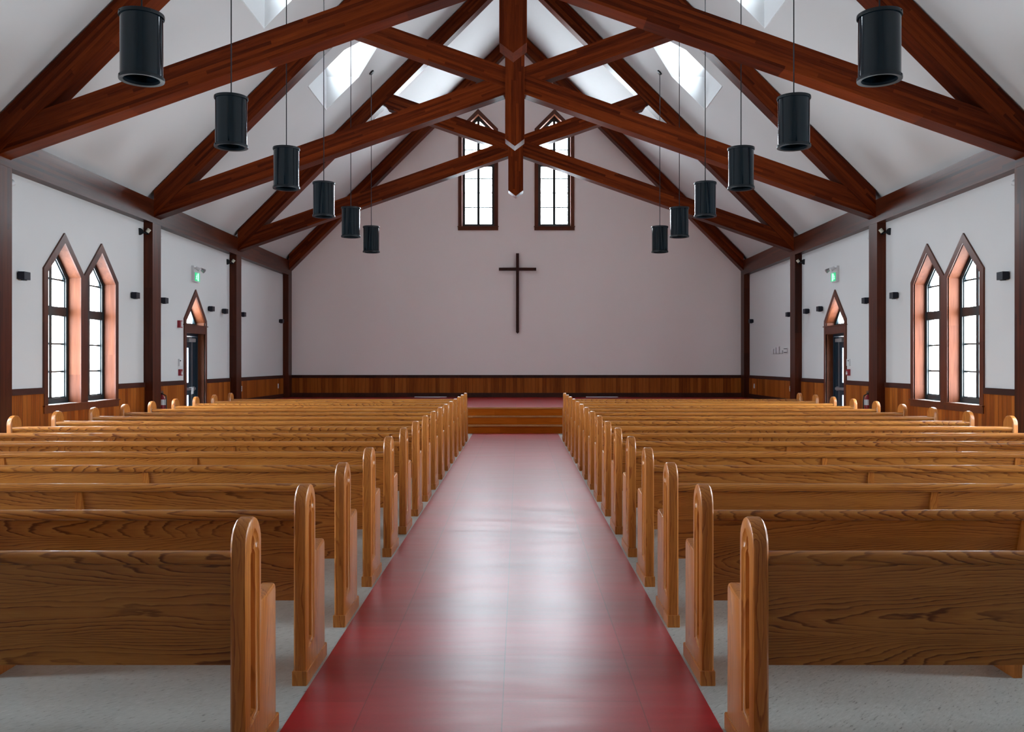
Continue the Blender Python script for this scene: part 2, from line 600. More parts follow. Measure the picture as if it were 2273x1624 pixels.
# ceiling with dormer openings
DORM = [13.42, 18.0]
DH, DX0, DX1, DXA = 0.80, 4.05, 3.35, 2.55
for sgn, nm in ((-1, 'ceiling_left'), (1, 'ceiling_right')):
    mb = MB()
    P = lambda a, y, sgn=sgn: (sgn * a, y, RZ - a)
    outer = [P(XW + WT, YN), P(XW + WT, YB), P(0, YB), P(0, YN)]
    holes = [[P(DX0, yc - DH), P(DX0, yc + DH), P(DX1, yc + DH), P(DXA, yc), P(DX1, yc - DH)] for yc in DORM]
    mb.cap([outer] + holes)
    up = [[(x, y, z + 0.15) for x, y, z in R] for R in [outer] + holes]
    # the hidden upper skin keeps the openings clear of each other
    for R, U in zip([outer], up[:1]):
        mb.loops([R, U], False, False)
    tag(mb.build(nm, M['ceil']), 'sloping white ' + nm.split('_')[1] + ' half of the ceiling', 'ceiling', kind='structure')

# dormers
ORD = ['between the two nearest roof trusses', 'between the second and third roof trusses']
nwin = [0]
for sgn, sn in ((-1, 'left'), (1, 'right')):
    for yc, od in zip(DORM, ORD):
        e = empty('dormer', T(sgn * DX0, yc, RZ - DX0), 'white pointed dormer well in the %s roof slope, %s' % (sn, od), 'dormer', 'dormer light wells in the roof', 'structure')
        z0, z1 = RZ - DX0, RZ - DX1
        za = z1 + DH
        mb = MB()
        X = lambda a: sgn * a
        # cheeks
        for s in (-1, 1):
            y = yc + s * DH
            mb.prism([(X(DX0 + 0.06), z0 - 0.05), (X(DX1), z1), (X(DX0 + 0.06), z1)], (y, y + s * 0.04), lambda u, v, t: (u, t, v))
            # roof plane of the dormer
            mb.add([(X(DX0 + 0.06), y, z1), (X(DX1), y, z1), (X(DXA), yc, za), (X(DX0 + 0.06), yc, za),
                    (X(DX0 + 0.06), y, z1 + 0.06), (X(DX1), y, z1 + 0.06), (X(DXA), yc, za + 0.06), (X(DX0 + 0.06), yc, za + 0.06)],
                   [(0, 1, 2, 3), (4, 5, 6, 7), (0, 1, 5, 4), (1, 2, 6, 5), (3, 0, 4, 7)])
        mb.build('well', M['dormer'], e)
        # front wall with window opening
        mb = MB()
        outer = [(yc - DH, z0 - 0.02), (yc + DH, z0 - 0.02), (yc + DH, z1), (yc, za), (yc - DH, z1)]
        hole = [(yc + u, z) for u, z in house(0.50, z0 + 0.72, za - 0.15)]
        for x in (DX0, DX0 + 0.06):
            mb.cap([[(X(x), y, z) for y, z in R] for R in (outer, hole)])
        for H in (outer, hole):
            mb.loops([[(X(x), y, z) for y, z in H] for x in (DX0, DX0 + 0.06)], False, False)
        mb.build('front_wall', M['dormer'], e)
        mb = MB()
        mb.cap([[(X(DX0 + 0.05), y, z) for y, z in hole]])
        mb.build('pane', M['glass'], e)
        portal((X(DX0 + 0.1), yc, (z0 + 0.72 + za - 0.15) / 2), (0, sgn * PI / 2, 0), za - 0.15 - z0 - 0.72, 1.0)


# ------------------------------------------------------------------ windows
def make_window(name, frame, z0, zapex, label, transom, munt, drop=True):
    e = empty(name, frame, label, 'window', 'pointed windows', 'structure')
    F = frame
    loc = lambda u, v, t: F @ Vector((u, t, v))
    o5 = house(WHALF, z0, zapex)
    i5 = house(WHALF, z0, zapex, CW)
    # casing: open-bottom ring
    ring = [o5[0], o5[4], o5[3], o5[2], o5[1], i5[1], i5[2], i5[3], i5[4], i5[0]]
    mb = MB()
    mb.prism(ring, (-0.026, 0.0), loc)
    mb.build('casing', M['casing'], e, F)
    mb = MB()
    def bx(m, u0, u1, t0, t1, v0, v1):
        m.prism([(u0, v0), (u1, v0), (u1, v1), (u0, v1)], (t0, t1), loc)
    bx(mb, -WHALF - 0.005, WHALF + 0.005, -0.03, -0.0, z0 - 0.115, z0 - 0.012)
    bx(mb, -WHALF - 0.02, WHALF + 0.02, -0.05, 0.0, z0 - 0.02, z0)
    bx(mb, -WHALF + CW, WHALF - CW, 0.0, 0.19, z0 - 0.02, z0)
    mb.build('sill', M['casing'], e, F)
    # liner
    j5 = house(WHALF, z0, zapex, CW - 0.019)
    mb = MB()
    A = [i5[0], i5[4], i5[3], i5[2], i5[1]]
    B = [j5[0], j5[4], j5[3], j5[2], j5[1]]
    mb.prism(A + B[::-1], (-0.02, 0.19), loc)
    mb.build('reveal_lining', M['liner'], e, F)
    # frame
    fo = house(WHALF, z0, zapex, CW - 0.001)
    fi = house(WHALF, z0 + 0.07, zapex, CW + 0.062)
    mb = MB()
    for t0, t1, k in ((0.17, 0.24, 0.0), (0.19, 0.225, 0.018)):
        a = house(WHALF, z0, zapex, CW - 0.001)
        b = house(WHALF, z0 + 0.075 + k, zapex, CW + 0.062 + k)
        mb.cap([[loc(u, v, t0) for u, v in a], [loc(u, v, t0) for u, v in b]])
        mb.cap([[loc(u, v, t1) for u, v in a], [loc(u, v, t1) for u, v in b]])
        for R in (a, b):
            mb.loops([[loc(u, v, t) for u, v in R] for t in (t0, t1)], False, False)
    hw = WHALF - CW - 0.04
    if transom:
        bx(mb, -hw, hw, 0.172, 0.238, transom - 0.068, transom + 0.068)
    mb.build('frame', M['frame'], e, F)
    mb = MB()
    ztop = zapex - (CW + 0.06) * math.sqrt(2)
    bx(mb, -0.04, 0.04, 0.190, 0.226, z0 + 0.05, ztop + 0.02)
    for zm in munt:
        lim = min(hw, ztop - zm + 0.02)
        bx(mb, -lim, lim, 0.199, 0.219, zm - 0.013, zm + 0.013)
        for q in (-lim + 0.02, 0, lim - 0.02):   # little clips where the bars meet
            mb.prism([(q - 0.045, zm), (q, zm - 0.022), (q + 0.045, zm), (q, zm + 0.022)], (0.197, 0.221), loc)
    mb.build('glazing_bar', M['frame'], e, F)
    mb = MB()
    g = house(WHALF, z0 + 0.03, zapex, CW + 0.02)
    mb.cap([[loc(u, v, 0.21) for u, v in g]])
    mb.build('pane', M['glass'], e, F)
    return e


FL = lambda y: T(-XW, y, 0, PI / 2)
FR = lambda y: T(XW, y, 0, -PI / 2)
side_m = [1.37, 1.78, 2.73]
descs = ['first one, unseen beside the viewer, added for daylight', 'second one, unseen beside the viewer, added for daylight', 'near one of the pair outside the picture, added for daylight', 'far one of the pair outside the picture, added for daylight',
         'nearer one of the visible pair', 'farther one of the visible pair, beside the column']
wi = 1
for sgn, sn, FF in ((-1, 'left', FL), (1, 'right', FR)):
    first = None
    for y, dsc in zip(side_win_y, descs):
        lab = 'pointed wood-cased window in the %s wall, %s' % (sn, dsc)
        if first is None:
            first = make_window('window_%d' % wi, FF(y), WBOT, WAPEX, lab, 2.26, side_m)
        else:
            c = copy_tree(first, FF(y))
            c.name = 'window_%d' % wi
            c['label'] = lab
        wi += 1
        portal((sgn * (XW + 0.26), y, (WBOT + WAPEX) / 2), (0, sgn * PI / 2, 0), WAPEX - WBOT, 0.95)
bw = make_window('window_%d' % wi, T(back_win_x[0], YB, 0), BZ0, BZA, 'tall pointed window high in the back wall, left of the king posts', 7.19, [5.96, 6.38, 6.79, 7.62])
wi += 1
c = copy_tree(bw, T(back_win_x[1], YB, 0))
c.name = 'window_%d' % wi
c['label'] = 'tall pointed window high in the back wall, right of the king posts'
for x in back_win_x:
    portal((x, YB + 0.27, (BZ0 + BZA) / 2), (-PI / 2, 0, 0), 0.95, BZA - BZ0)


# ------------------------------------------------------------------ doors
def make_door(n, F, sn, mir):
    e = empty('door_%d' % n, F, 'dark glazed exit door in a pointed wood casing in the %s wall' % sn, 'door', None, 'structure')
    loc = lambda u, v, t: F @ Vector((u * mir, t, v))   # u>0 is away from the viewer
    H, ZA = 0.62, 3.0
    o5, i5 = house(H, 0.0, ZA), house(H, 0.0, ZA, CW)
    ring = [o5[0], o5[4], o5[3], o5[2], o5[1], i5[1], i5[2], i5[3], i5[4], i5[0]]
    def bx(m, u0, u1, t0, t1, v0, v1):
        m.prism([(u0, v0), (u1, v0), (u1, v1), (u0, v1)], (t0, t1), loc)
    mb = MB()
    mb.prism(ring, (-0.026, 0.0), loc)
    mb.build('casing', M['casing'], e, F)
    mb = MB()
    bx(mb, -H + CW - 0.002, H - CW + 0.002, -0.024, 0.21, 2.10, 2.25)
    bx(mb, -H - 0.02, H + 0.02, -0.045, 0.0, 2.25, 2.27)
    bx(mb, -H + CW, H - CW, 0.0, 0.2, 2.25, 2.27)
    mb.build('head_board', M['casing'], e, F)
    j5 = house(H, 0.0, ZA, CW - 0.019)
    mb = MB()
    A = [i5[0], i5[4], i5[3], i5[2], i5[1]]
    B = [j5[0], j5[4], j5[3], j5[2], j5[1]]
    mb.prism(A + B[::-1], (-0.02, 0.21), loc)
    mb.build('reveal_lining', M['liner'], e, F)
    # transom light
    mb = MB()
    a = house(H, 2.27, ZA, CW - 0.001)
    b = house(H, 2.315, ZA, CW + 0.05)
    for t in (0.17, 0.23):
        mb.cap([[loc(u, v, t) for u, v in a], [loc(u, v, t) for u, v in b]])
    for R in (a, b):
        mb.loops([[loc(u, v, t) for u, v in R] for t in (0.17, 0.23)], False, False)
    mb.build('transom_frame', M['frame'], e, F)
    mb = MB()
    mb.cap([[loc(u, v, 0.2) for u, v in house(H, 2.29, ZA, CW + 0.02)]])
    mb.build('transom_pane', M['glass'], e, F)
    # frame and leaf
    hw = H - CW
    mb = MB()
    bx(mb, -hw, -hw + 0.05, 0.13, 0.24, 0, 2.10)
    bx(mb, hw - 0.05, hw, 0.13, 0.24, 0, 2.10)
    bx(mb, -hw, hw, 0.13, 0.24, 2.05, 2.10)
    mb.build('door_frame', M['doorleaf'], e, F)
    L0, L1 = -0.26, 0.08
    mb = MB()
    out = [(-hw + 0.055, 0.01), (hw - 0.055, 0.01), (hw - 0.055, 2.045), (-hw + 0.055, 2.045)]
    h1 = [(L0, 1.09), (L1, 1.09), (L1, 1.81), (L0, 1.81)]
    h2 = [(L0, 0.2), (L1, 0.2), (L1, 0.84), (L0, 0.84)]
    for t in (0.165, 0.21):
        mb.cap([[loc(u, v, t) for u, v in R] for R in (out, h1, h2)])
    for R in (out, h1, h2):
        mb.loops([[loc(u, v, t) for u, v in R] for t in (0.165, 0.21)], False, False)
    leaf = mb.build('door_leaf', M['doorleaf'], e, F)
    for R in (h1, h2):
        mb = MB()
        mb.cap([[loc(u, v, 0.19) for u, v in R]])
        mb.build('pane', M['glass'], leaf, F)
    mb = MB()
    bx(mb, 0.245, 0.262, 0.152, 0.166, 0.02, 1.93)
    mb.build('edge_strip', M['steel'], leaf, F)
    mb = MB()
    bx(mb, -0.1, 0.27, 0.085, 0.165, 1.93, 2.0)
    bx(mb, -0.2, 0.1, 0.10, 0.12, 2.01, 2.03)
    mb.build('door_closer', M['steel'], leaf, F)
    mb = MB()
    bx(mb, -0.34, 0.3, 0.095, 0.125, 0.94, 0.99)
    bx(mb, 0.24, 0.3, 0.12, 0.166, 0.92, 1.01)
    bx(mb, -0.36, -0.3, 0.12, 0.166, 0.92, 1.01)
    bar = mb.build('push_bar', M['steel'], leaf, F)
    if mir > 0:
        mb = MB()
        bx(mb, 0.05, 0.16, 0.09, 0.094, 0.86, 0.995)
        bx(mb, 0.02, 0.14, 0.09, 0.13, 0.99, 1.0)
        t_ = mb.build('paper_tag', M['white'], bar, F)
        t_['label'] = 'white paper tag'
    # daylight comes through the lites
    portal(F @ Vector((0, 0.28, 1.65)), (0, (-1 if mir > 0 else 1) * PI / 2, 0), 2.6, 1.0)


make_door(1, FL(DOOR_Y), 'left', 1)
make_door(2, FR(DOOR_Y), 'right', -1)

# ------------------------------------------------------------------ stage, steps, wainscot
mb = MB()
mb.box(-XW, XW, STAGE_Y + 0.02, YB, 0.0, STAGE_Z - 0.03)
st = mb.build('stage', M['step'])
tag(st, 'raised stage platform in front of the back wall', 'stage', kind='structure')
mb = MB()
mb.box(-XW, XW, STAGE_Y + 0.03, YB, STAGE_Z - 0.03, STAGE_Z)
fo_ = mb.build('stage_floor', M['red'], st)
mb = MB()
mb.box(-XW, XW, STAGE_Y - 0.02, STAGE_Y + 0.03, STAGE_Z - 0.028, STAGE_Z + 0.001)
mb.build('nosing', M['nosing'], st)

sp_ = empty('stage_steps', T(0, 18.6, 0), 'two wide wooden steps up to the stage at the end of the aisle', 'steps')
for k in range(2):
    y = 18.6 + 0.3 * k
    mb = MB()
    mb.box(-2.3, 2.3, y, STAGE_Y + 0.018, 0.175 * k, 0.175 * (k + 1) - 0.026)
    s_ = mb.build('riser', M['step'], sp_)
    mb = MB()
    mb.box(-2.3, 2.3, y - 0.025, y + 0.298, 0.175 * (k + 1) - 0.026, 0.175 * (k + 1))
    mb.build('tread', M['nosing'], sp_)

CAPZ0, CAPZ1 = 1.07, 1.155
tn = [1]


def trim(mb, m, label, cat='trim'):
    o = mb.build('trim_%d' % tn[0], m)
    tn[0] += 1
    return tag(o, label, cat, kind='structure')


COLY = [(10.85, 11.20), (15.50, 15.86), (20.10, 20.46), (24.65, 25.0)]
for sgn, sn in ((-1, 'left'), (1, 'right')):
    op = []
    for y in (3.5, 8.1, 12.775):
        op.append((y - WHALF, y + 1.135 + WHALF, WBOT - 0.115))
    op.append((DOOR_Y - 0.62, DOOR_Y + 0.62, 0.0))
    mb, mc = MB(), MB()
    y = YN
    def seg(m, y0, y1, z0, z1, d):
        m.box(min(sgn * XW, sgn * (XW - d)), max(sgn * XW, sgn * (XW - d)), y0, y1, z0, z1)
    for a, b, zt in op:
        seg(mb, y, a, 0, CAPZ0, 0.018)
        seg(mc, y, a, CAPZ0, CAPZ1, 0.03)
        if zt > 0:
            seg(mb, a, b, 0, zt, 0.018)
        y = b
    seg(mb, y, YB, 0, CAPZ0, 0.018)
    seg(mc, y, YB, CAPZ0, CAPZ1, 0.03)
    trim(mb, M['bead'], 'orange-brown vertical board wainscot along the %s wall' % sn, 'wainscot')
    trim(mc, M['cap'], 'dark cap rail on the %s wall wainscot' % sn, 'cap rail')
    mb = MB()
    seg(mb, STAGE_Y + 0.04, YB, STAGE_Z, STAGE_Z + 0.11, 0.032)
    o = mb.build('baseboard_' + sn, M['cap'])
    tag(o, 'dark baseboard on the %s wall beside the stage' % sn, 'baseboard', kind='structure')
mb = MB()
mb.box(-XW + 0.02, XW - 0.02, YB - 0.018, YB, STAGE_Z, CAPZ0)
trim(mb, M['bead'], 'orange-brown board wainscot on the wall behind the stage', 'wainscot')
mb = MB()
mb.box(-XW + 0.03, XW - 0.03, YB - 0.03, YB, CAPZ0, CAPZ1)
mb.box(-XW + 0.03, XW - 0.03, YB - 0.042, YB, CAPZ1 - 0.018, CAPZ1)
trim(mb, M['cap'], 'dark cap rail on the wainscot behind the stage', 'cap rail')
mb = MB()
mb.box(-XW + 0.03, XW - 0.03, YB - 0.034, YB, STAGE_Z, STAGE_Z + 0.12)
tag(mb.build('baseboard_back', M['cap']), 'dark baseboard behind the stage', 'baseboard', kind='structure')

# floor grilles on the stage
first = None
for sgn, sn in ((-1, 'left'), (1, 'right')):
    x0 = sgn * 2.42
    if first is None:
        first = empty('floor_grille', T(x0, 24.78, STAGE_Z), '', 'vent', 'metal floor grilles at the back of the stage')
        mb = MB()
        mb.box(x0 - 0.45, x0 + 0.45, 24.72, 24.735, STAGE_Z, STAGE_Z + 0.022)
        mb.box(x0 - 0.45, x0 + 0.45, 24.825, 24.84, STAGE_Z, STAGE_Z + 0.022)
        for s in (-0.45, 0.435):
            mb.box(x0 + s, x0 + s + 0.015, 24.735, 24.825, STAGE_Z, STAGE_Z + 0.022)
        mb.build('rim', M['white'], first)
        mb = MB()
        for i in range(29):
            mb.box(x0 - 0.43 + i * 0.03, x0 - 0.42 + i * 0.03, 24.735, 24.825, STAGE_Z, STAGE_Z + 0.015)
        mb.build('slats', M['white'], first)
        g = first
    else:
        g = copy_tree(first, T(x0, 24.78, STAGE_Z))
    g['label'] = 'long white floor grille on the %s half of the stage at the wall' % sn

# ------------------------------------------------------------------ timber frame
YROT = lambda a: Matrix.Rotation(-a, 4, 'Y')   # local x -> (cos a, 0, sin a)


def member(name, poly, y0, y1, ang, parent):
    cx = sum(p[0] for p in poly) / len(poly)
    cz = sum(p[1] for p in poly) / len(poly)
    mb = MB()
    mb.prism(poly, (y0, y1), lambda u, v, t: (u, t, v))
    return mb.build(name, M['timber'], parent, Matrix.Translation((cx, y0, cz)) @ YROT(ang))


TR = [(10.88, 'nearest roof truss, cut off by the top of the picture'), (15.55, 'middle roof truss, king post tip between the window tops'),
      (20.19, 'farthest full roof truss, lowest post tip above the cross')]
UR = 10.49  # rafter underside constant
CA = math.atan(0.35)
for y0, dsc in TR:
    e = empty('roof_truss', T(0, y0, 4.08), 'dark red-brown timber scissor truss, ' + dsc, 'roof truss', 'scissor trusses across the nave')
    y1 = y0 + 0.30
    for s in (-1, 1):
        mir = lambda P: [(-s * x, z) for x, z in P]   # s = -1 keeps the left-hand member
        P = [(-XC, 4.55), (0, 10.95), (0, UR), (-XC + 0.02, UR - XC + 0.02), (-XC, 4.08)]
        member('rafter', mir(P), y0, y1, PI / 4 if s == -1 else -PI / 4, e)
        C = [(-XC + 0.004, 4.085), (2.95, 7.352), (3.02, 7.455), (2.815, 7.675), (-XC + 0.004, 4.45)]
        i = 0.004 if s == 1 else 0.008
        member('scissor_chord', mir(C), y0 + i, y1 - i, CA if s == -1 else -CA, e)
    K = [(-0.172, 5.465), (0, 5.335), (0.172, 5.465), (0.172, 10.77), (0, 10.94), (-0.172, 10.77)]
    member('king_post', K, y0 - 0.022, y1 + 0.022, PI / 2, e)
e = empty('wall_truss', T(0, 24.70, 4.08), 'pair of dark rafters set against the back wall', 'roof truss', 'scissor trusses across the nave')
e.name = 'wall_truss'
WM[e.name] = T(0, 24.70, 4.08)
del e['group']
for s in (-1, 1):
    P = [(-XC, 4.55), (0, 10.95), (0, UR + 0.02), (-XC, UR - XC + 0.02)]
    member('rafter', [(-s * x, z) for x, z in P], 24.70, 24.995, PI / 4 if s == -1 else -PI / 4, e)

for sgn, sn in ((-1, 'left'), (1, 'right')):
    a, b = sorted((sgn * XW, sgn * XC))
    mb = MB()
    mb.box(a, b, YN + 0.01, YB - 0.001, 3.98, 4.39)
    # splayed top behind the face, meeting the roof slope
    o = mb.build('eave_beam', M['timber_wall'], None, Matrix.Translation((sgn * 6.5, 5, 4.2)) @ Matrix.Rotation(PI / 2, 4, 'Z'))
    tag(o, 'long dark timber beam along the top of the %s wall' % sn, 'beam', 'eave beams')
    nm = ['nearest, at the edge of the picture', 'between the windows and the exit door', 'at the front of the stage beyond the exit door', 'in the corner at the back wall']
    for (y0, y1), d in zip(COLY, nm):
        mb = MB()
        zb = STAGE_Z if y0 > STAGE_Y else 0.0
        mb.box(sgn * (XW - 0.001) if sgn < 0 else XC, -XC if sgn < 0 else XW - 0.001, y0, y1 - (0.001 if y1 > 24 else 0), zb, 3.978)
        fr = Matrix.Translation((sgn * 6.48, (y0 + y1) / 2, zb)) @ Matrix.Rotation(PI / 2, 4, 'Z') @ YROT(PI / 2)
        o = mb.build('timber_column', M['timber_wall'], None, fr)
        tag(o, 'dark timber column on the %s wall, %s' % (sn, d), 'column', 'timber wall columns')

# ------------------------------------------------------------------ cross
e = empty('wall_cross', T(0.035, YB - 0.1, 2.33), 'dark wooden cross on the back wall above the stage', 'cross')
mb = MB()
zt, zb_, hw = 4.61, 2.37, 0.042
mb.prism([(0.035 - hw, zb_), (0.035, zb_ - 0.04), (0.035 + hw, zb_), (0.035 + hw, zt), (0.035 - hw, zt)], (YB - 0.10, YB - 0.03), lambda u, v, t: (u, t, v))
mb.build('upright', M['cap'], e)
mb = MB()
mb.box(0.035 - 0.53, 0.035 + 0.53, YB - 0.11, YB - 0.025, 4.12, 4.20)
mb.build('crossbar', M['cap'], e)
mb = MB()
mb.box(0.015, 0.055, YB - 0.035, YB, 2.6, 4.3)
mb.build('wall_mount', M['dark'], e)


# ------------------------------------------------------------------ pews
def inset_poly(P, d):
    """inset a closed CCW polygon by d"""
    n = len(P)
    out = []
    for i in range(n):
        a, b, c = Vector(P[i - 1]), Vector(P[i]), Vector(P[(i + 1) % n])
        e1, e2 = (b - a).normalized(), (c - b).normalized()
        n1, n2 = Vector((-e1.y, e1.x)), Vector((-e2.y, e2.x))
        k = (n1 + n2)
        k = k / max(0.25, k.dot(n1))
        out.append(tuple(b + k * d))
    return out


def make_pew():
    e = empty('pew', Matrix(), '', 'pew', 'oak pews facing the stage')
    HL = 2.275
    TH = 0.058
    # end panel profile (y, z), counter-clockwise
    prof = [(0.0, 0.02), (0.405, 0.02), (0.402, 0.577), (0.397, 0.597), (0.384, 0.608), (0.368, 0.608), (0.222, 0.588), (0.205, 0.59), (0.2, 0.603), (0.2, 0.825)]
    for i in range(1, 12):
        a = PI * i / 12
        prof.append((0.1 + 0.1 * math.cos(a), 0.825 + 0.10 * math.sin(a)))
    prof.append((0.0, 0.825))
    rec = [(0.055, 0.155), (0.168, 0.172), (0.168, 0.782), (0.158, 0.796), (0.150, 0.803), (0.156, 0.812), (0.158, 0.83), (0.148, 0.852), (0.130, 0.868), (0.112, 0.882),
           (0.094, 0.868), (0.076, 0.852), (0.066, 0.83), (0.068, 0.812), (0.074, 0.803), (0.065, 0.796), (0.055, 0.782)]
    for s in (-1, 1):
        X = lambda x: s * (HL - x)          # x measured inward from the outer face
        mb = MB()
        L = []
        for x, i in ((0.0, 0.012), (0.0035, 0.0035), (0.012, 0.0), (TH - 0.008, 0.0), (TH, 0.008)):
            L.append([(X(x), y, z) for y, z in inset_poly(prof, i)])
        mb.loops(L, False, True)
        r1 = inset_poly(rec, 0.006)
        r2 = inset_poly(rec, 0.017)
        r3 = inset_poly(rec, 0.023)
        mb.cap([L[0], [(X(0), y, z) for y, z in rec]])
        mb.loops([[(X(0), y, z) for y, z in rec], [(X(0.008), y, z) for y, z in r1], [(X(0.011), y, z) for y, z in r2], [(X(0.026), y, z) for y, z in r3]], False, True)
        fr = Matrix.Translation((X(TH / 2), 0.2, 0))
        ep = mb.build('end_panel', M['oak_end'], e, fr, smooth=40)
        mb = MB()
        bprof = [(-0.008, 0.0), (0.42, 0.0), (0.42, 0.068), (-0.008, 0.068)]
        L = []
        for x, i in ((-0.007, 0.004), (-0.003, 0.0), (TH + 0.003, 0.0), (TH + 0.006, 0.004)):
            L.append([(X(x), y, z) for y, z in (inset_poly(bprof, i) if i else bprof)])
        mb.loops(L)
        mb.build('plinth', M['oak_end'], ep, Matrix.Translation((X(TH / 2), 0.2, 0)))
    xi = HL - TH
    # leaning backrest
    mb = MB()
    mb.prism([(0.030, 0.772), (0.048, 0.772), (0.150, 0.36), (0.130, 0.36)], (-xi, xi), lambda u, v, t: (t, u, v))
    bk = mb.build('backrest', M['oak_x'], e, Matrix.Translation((0, 0.1, 0.55)))
    # rounded top rail
    mb = MB()
    rail = []
    for i in range(9):
        a = PI * i / 8
        rail.append((0.036 + 0.030 * math.cos(a), 0.789 + 0.022 * math.sin(a)))
    rail = [(0.008, 0.771), (0.016, 0.764), (0.058, 0.764), (0.066, 0.771)] + rail
    mb.prism(rail, (-xi, xi), lambda u, v, t: (t, u, v))
    mb.build('top_rail', M['oak_x'], e, Matrix.Translation((0, 0.03, 0.8)), smooth=50)
    # seat, slightly dished with rounded nose
    mb = MB()
    seat = [(0.126, 0.42), (0.37, 0.418), (0.392, 0.423), (0.40, 0.434), (0.392, 0.446), (0.37, 0.45), (0.28, 0.444), (0.18, 0.438), (0.131, 0.44)]
    mb.prism(seat, (-xi, xi), lambda u, v, t: (t, u, v))
    mb.build('seat', M['oak_x'], e, Matrix.Translation((0, 0.26, 0.43)), smooth=50)
    # intermediate supports: wedge behind the back, bearer and foot
    for x in (-0.75, 0.75):
        mb = MB()
        mb.prism([(0.095, 0.0), (0.36, 0.0), (0.36, 0.02), (0.33, 0.36), (0.37, 0.417), (0.135, 0.418), (0.152, 0.36), (0.128, 0.358), (0.036, 0.762), (0.026, 0.762)],
                 (x - 0.02, x + 0.02), lambda u, v, t: (t, u, v))
        mb.build('support', M['oak_end'], e, Matrix.Translation((x, 0.2, 0)))
    return e


ROW = ['first', 'second', 'third', 'fourth', 'fifth', 'sixth', 'seventh', 'eighth', 'ninth', 'tenth', 'eleventh', 'twelfth', 'thirteenth', 'fourteenth', 'fifteenth', 'sixteenth']
proto = make_pew()
used = False
for sgn, sn in ((-1, 'left'), (1, 'right')):
    for k in range(16):
        mt = T(sgn * 3.195, 3.18 + 0.9 * k, 0)
        if not used:
            p = proto
            p.matrix_basis = mt
            used = True
        else:
            p = copy_tree(proto, mt)
        if k == 0:
            p['label'] = 'honey oak pew %s of the red aisle, the nearest and largest one' % sn
        elif k == 15:
            p['label'] = 'honey oak pew %s of the red aisle, farthest, before the stage' % sn
        else:
            p['label'] = 'honey oak pew %s of the red aisle, %s row from the viewer' % (sn, ROW[k])


# ------------------------------------------------------------------ pendant lamps
def make_pendant():
    e = empty('pendant_lamp', Matrix(), '', 'pendant lamp', 'black cylinder pendants')
    # origin: middle of shade bottom; shade 0..0.57
    mb = MB()
    R, H = 0.172, 0.57
    mb.lathe([(R, 0.01), (R, H - 0.01), (R - 0.006, H - 0.01), (R - 0.006, 0.01)], n=48, closed=True)
    sh = mb.build('shade', M['shade'], e, smooth=40)
    mb = MB()
    for z0 in (0.0,):
        mb.lathe([(R + 0.011, z0), (R + 0.013, z0 + 0.012), (R + 0.011, z0 + 0.03), (R - 0.004, z0 + 0.034), (R - 0.022, z0 + 0.03), (R - 0.024, z0 + 0.004)], n=48, closed=True)
    for i in range(4):
        a = PI / 4 + i * PI / 2
        c, s_ = math.cos(a), math.sin(a)
        mb.tube((c * (R + 0.008), s_ * (R + 0.008), 0.015), (c * (R + 0.02), s_ * (R + 0.02), 0.015), 0.006, 8)
    mb.build('bottom_ring', M['black'], e, smooth=40)
    mb = MB()
    z0 = H - 0.034
    mb.lathe([(R + 0.011, z0), (R + 0.013, z0 + 0.012), (R + 0.011, z0 + 0.03), (0.02, z0 + 0.036), (0.02, z0 + 0.02), (R - 0.004, z0 + 0.016)], n=48, closed=True)
    mb.tube((0, 0, z0 + 0.03), (0, 0, z0 + 0.07), 0.016, 12, 0.008)
    for i in range(4):
        a = PI / 4 + i * PI / 2
        c, s_ = math.cos(a), math.sin(a)
        mb.tube((c * (R + 0.008), s_ * (R + 0.008), z0 + 0.015), (c * (R + 0.02), s_ * (R + 0.02), z0 + 0.015), 0.006, 8)
    mb.build('top_cap', M['black'], e, smooth=40)
    mb = MB()
    mb.lathe([(0.02, 0.46), (0.14, 0.30), (0.145, 0.295), (0.02, 0.475)], n=32, closed=True)
    mb.tube((0, 0, 0.4), (0, 0, H - 0.03), 0.03, 16)
    mb.build('reflector', M['black'], e, smooth=40)
    return e


pend = make_pendant()
used = False
ZP = 3.905
ceil_z = RZ - 3.146
for sgn, sn in ((-1, 'left'), (1, 'right')):
    for k in range(6):
        x, y = sgn * 3.146, 7.48 + 2.33 * k
        mt = T(x, y, ZP)
        if not used:
            # cable and canopy are specific to the roof height but equal for all of this kind
            mb = MB()
            mb.tube((0, 0, 0.57), (0, 0, ceil_z - ZP - 0.01), 0.0068, 8)
            mb.build('cable', M['black'], pend)
            used = True
            p = pend
            p.matrix_basis = mt
        else:
            p = copy_tree(pend, mt)
            for ch in list(p.children):      # the canopy is built for each slope below
                if ch.name.startswith('canopy'):
                    bpy.data.objects.remove(ch)
        # sloping canopy
        n = Vector((-sgn, 0, -1)).normalized()
        c = Vector((0, 0, ceil_z - ZP))
        mb = MB()
        mb.tube(c, c + n * 0.03, 0.065, 24, 0.055)
        cn = mb.build('canopy', M['black'], None, smooth=40)
        cn.parent = p
        cn.matrix_basis = Matrix()
        dd = ['nearest the viewer and largest', 'second from the viewer', 'third from the viewer', 'fourth from the viewer', 'fifth, next to the farthest', 'farthest and smallest'][k]
        p['label'] = 'black cylinder pendant lamp in the %s row, %s' % (sn, dd)
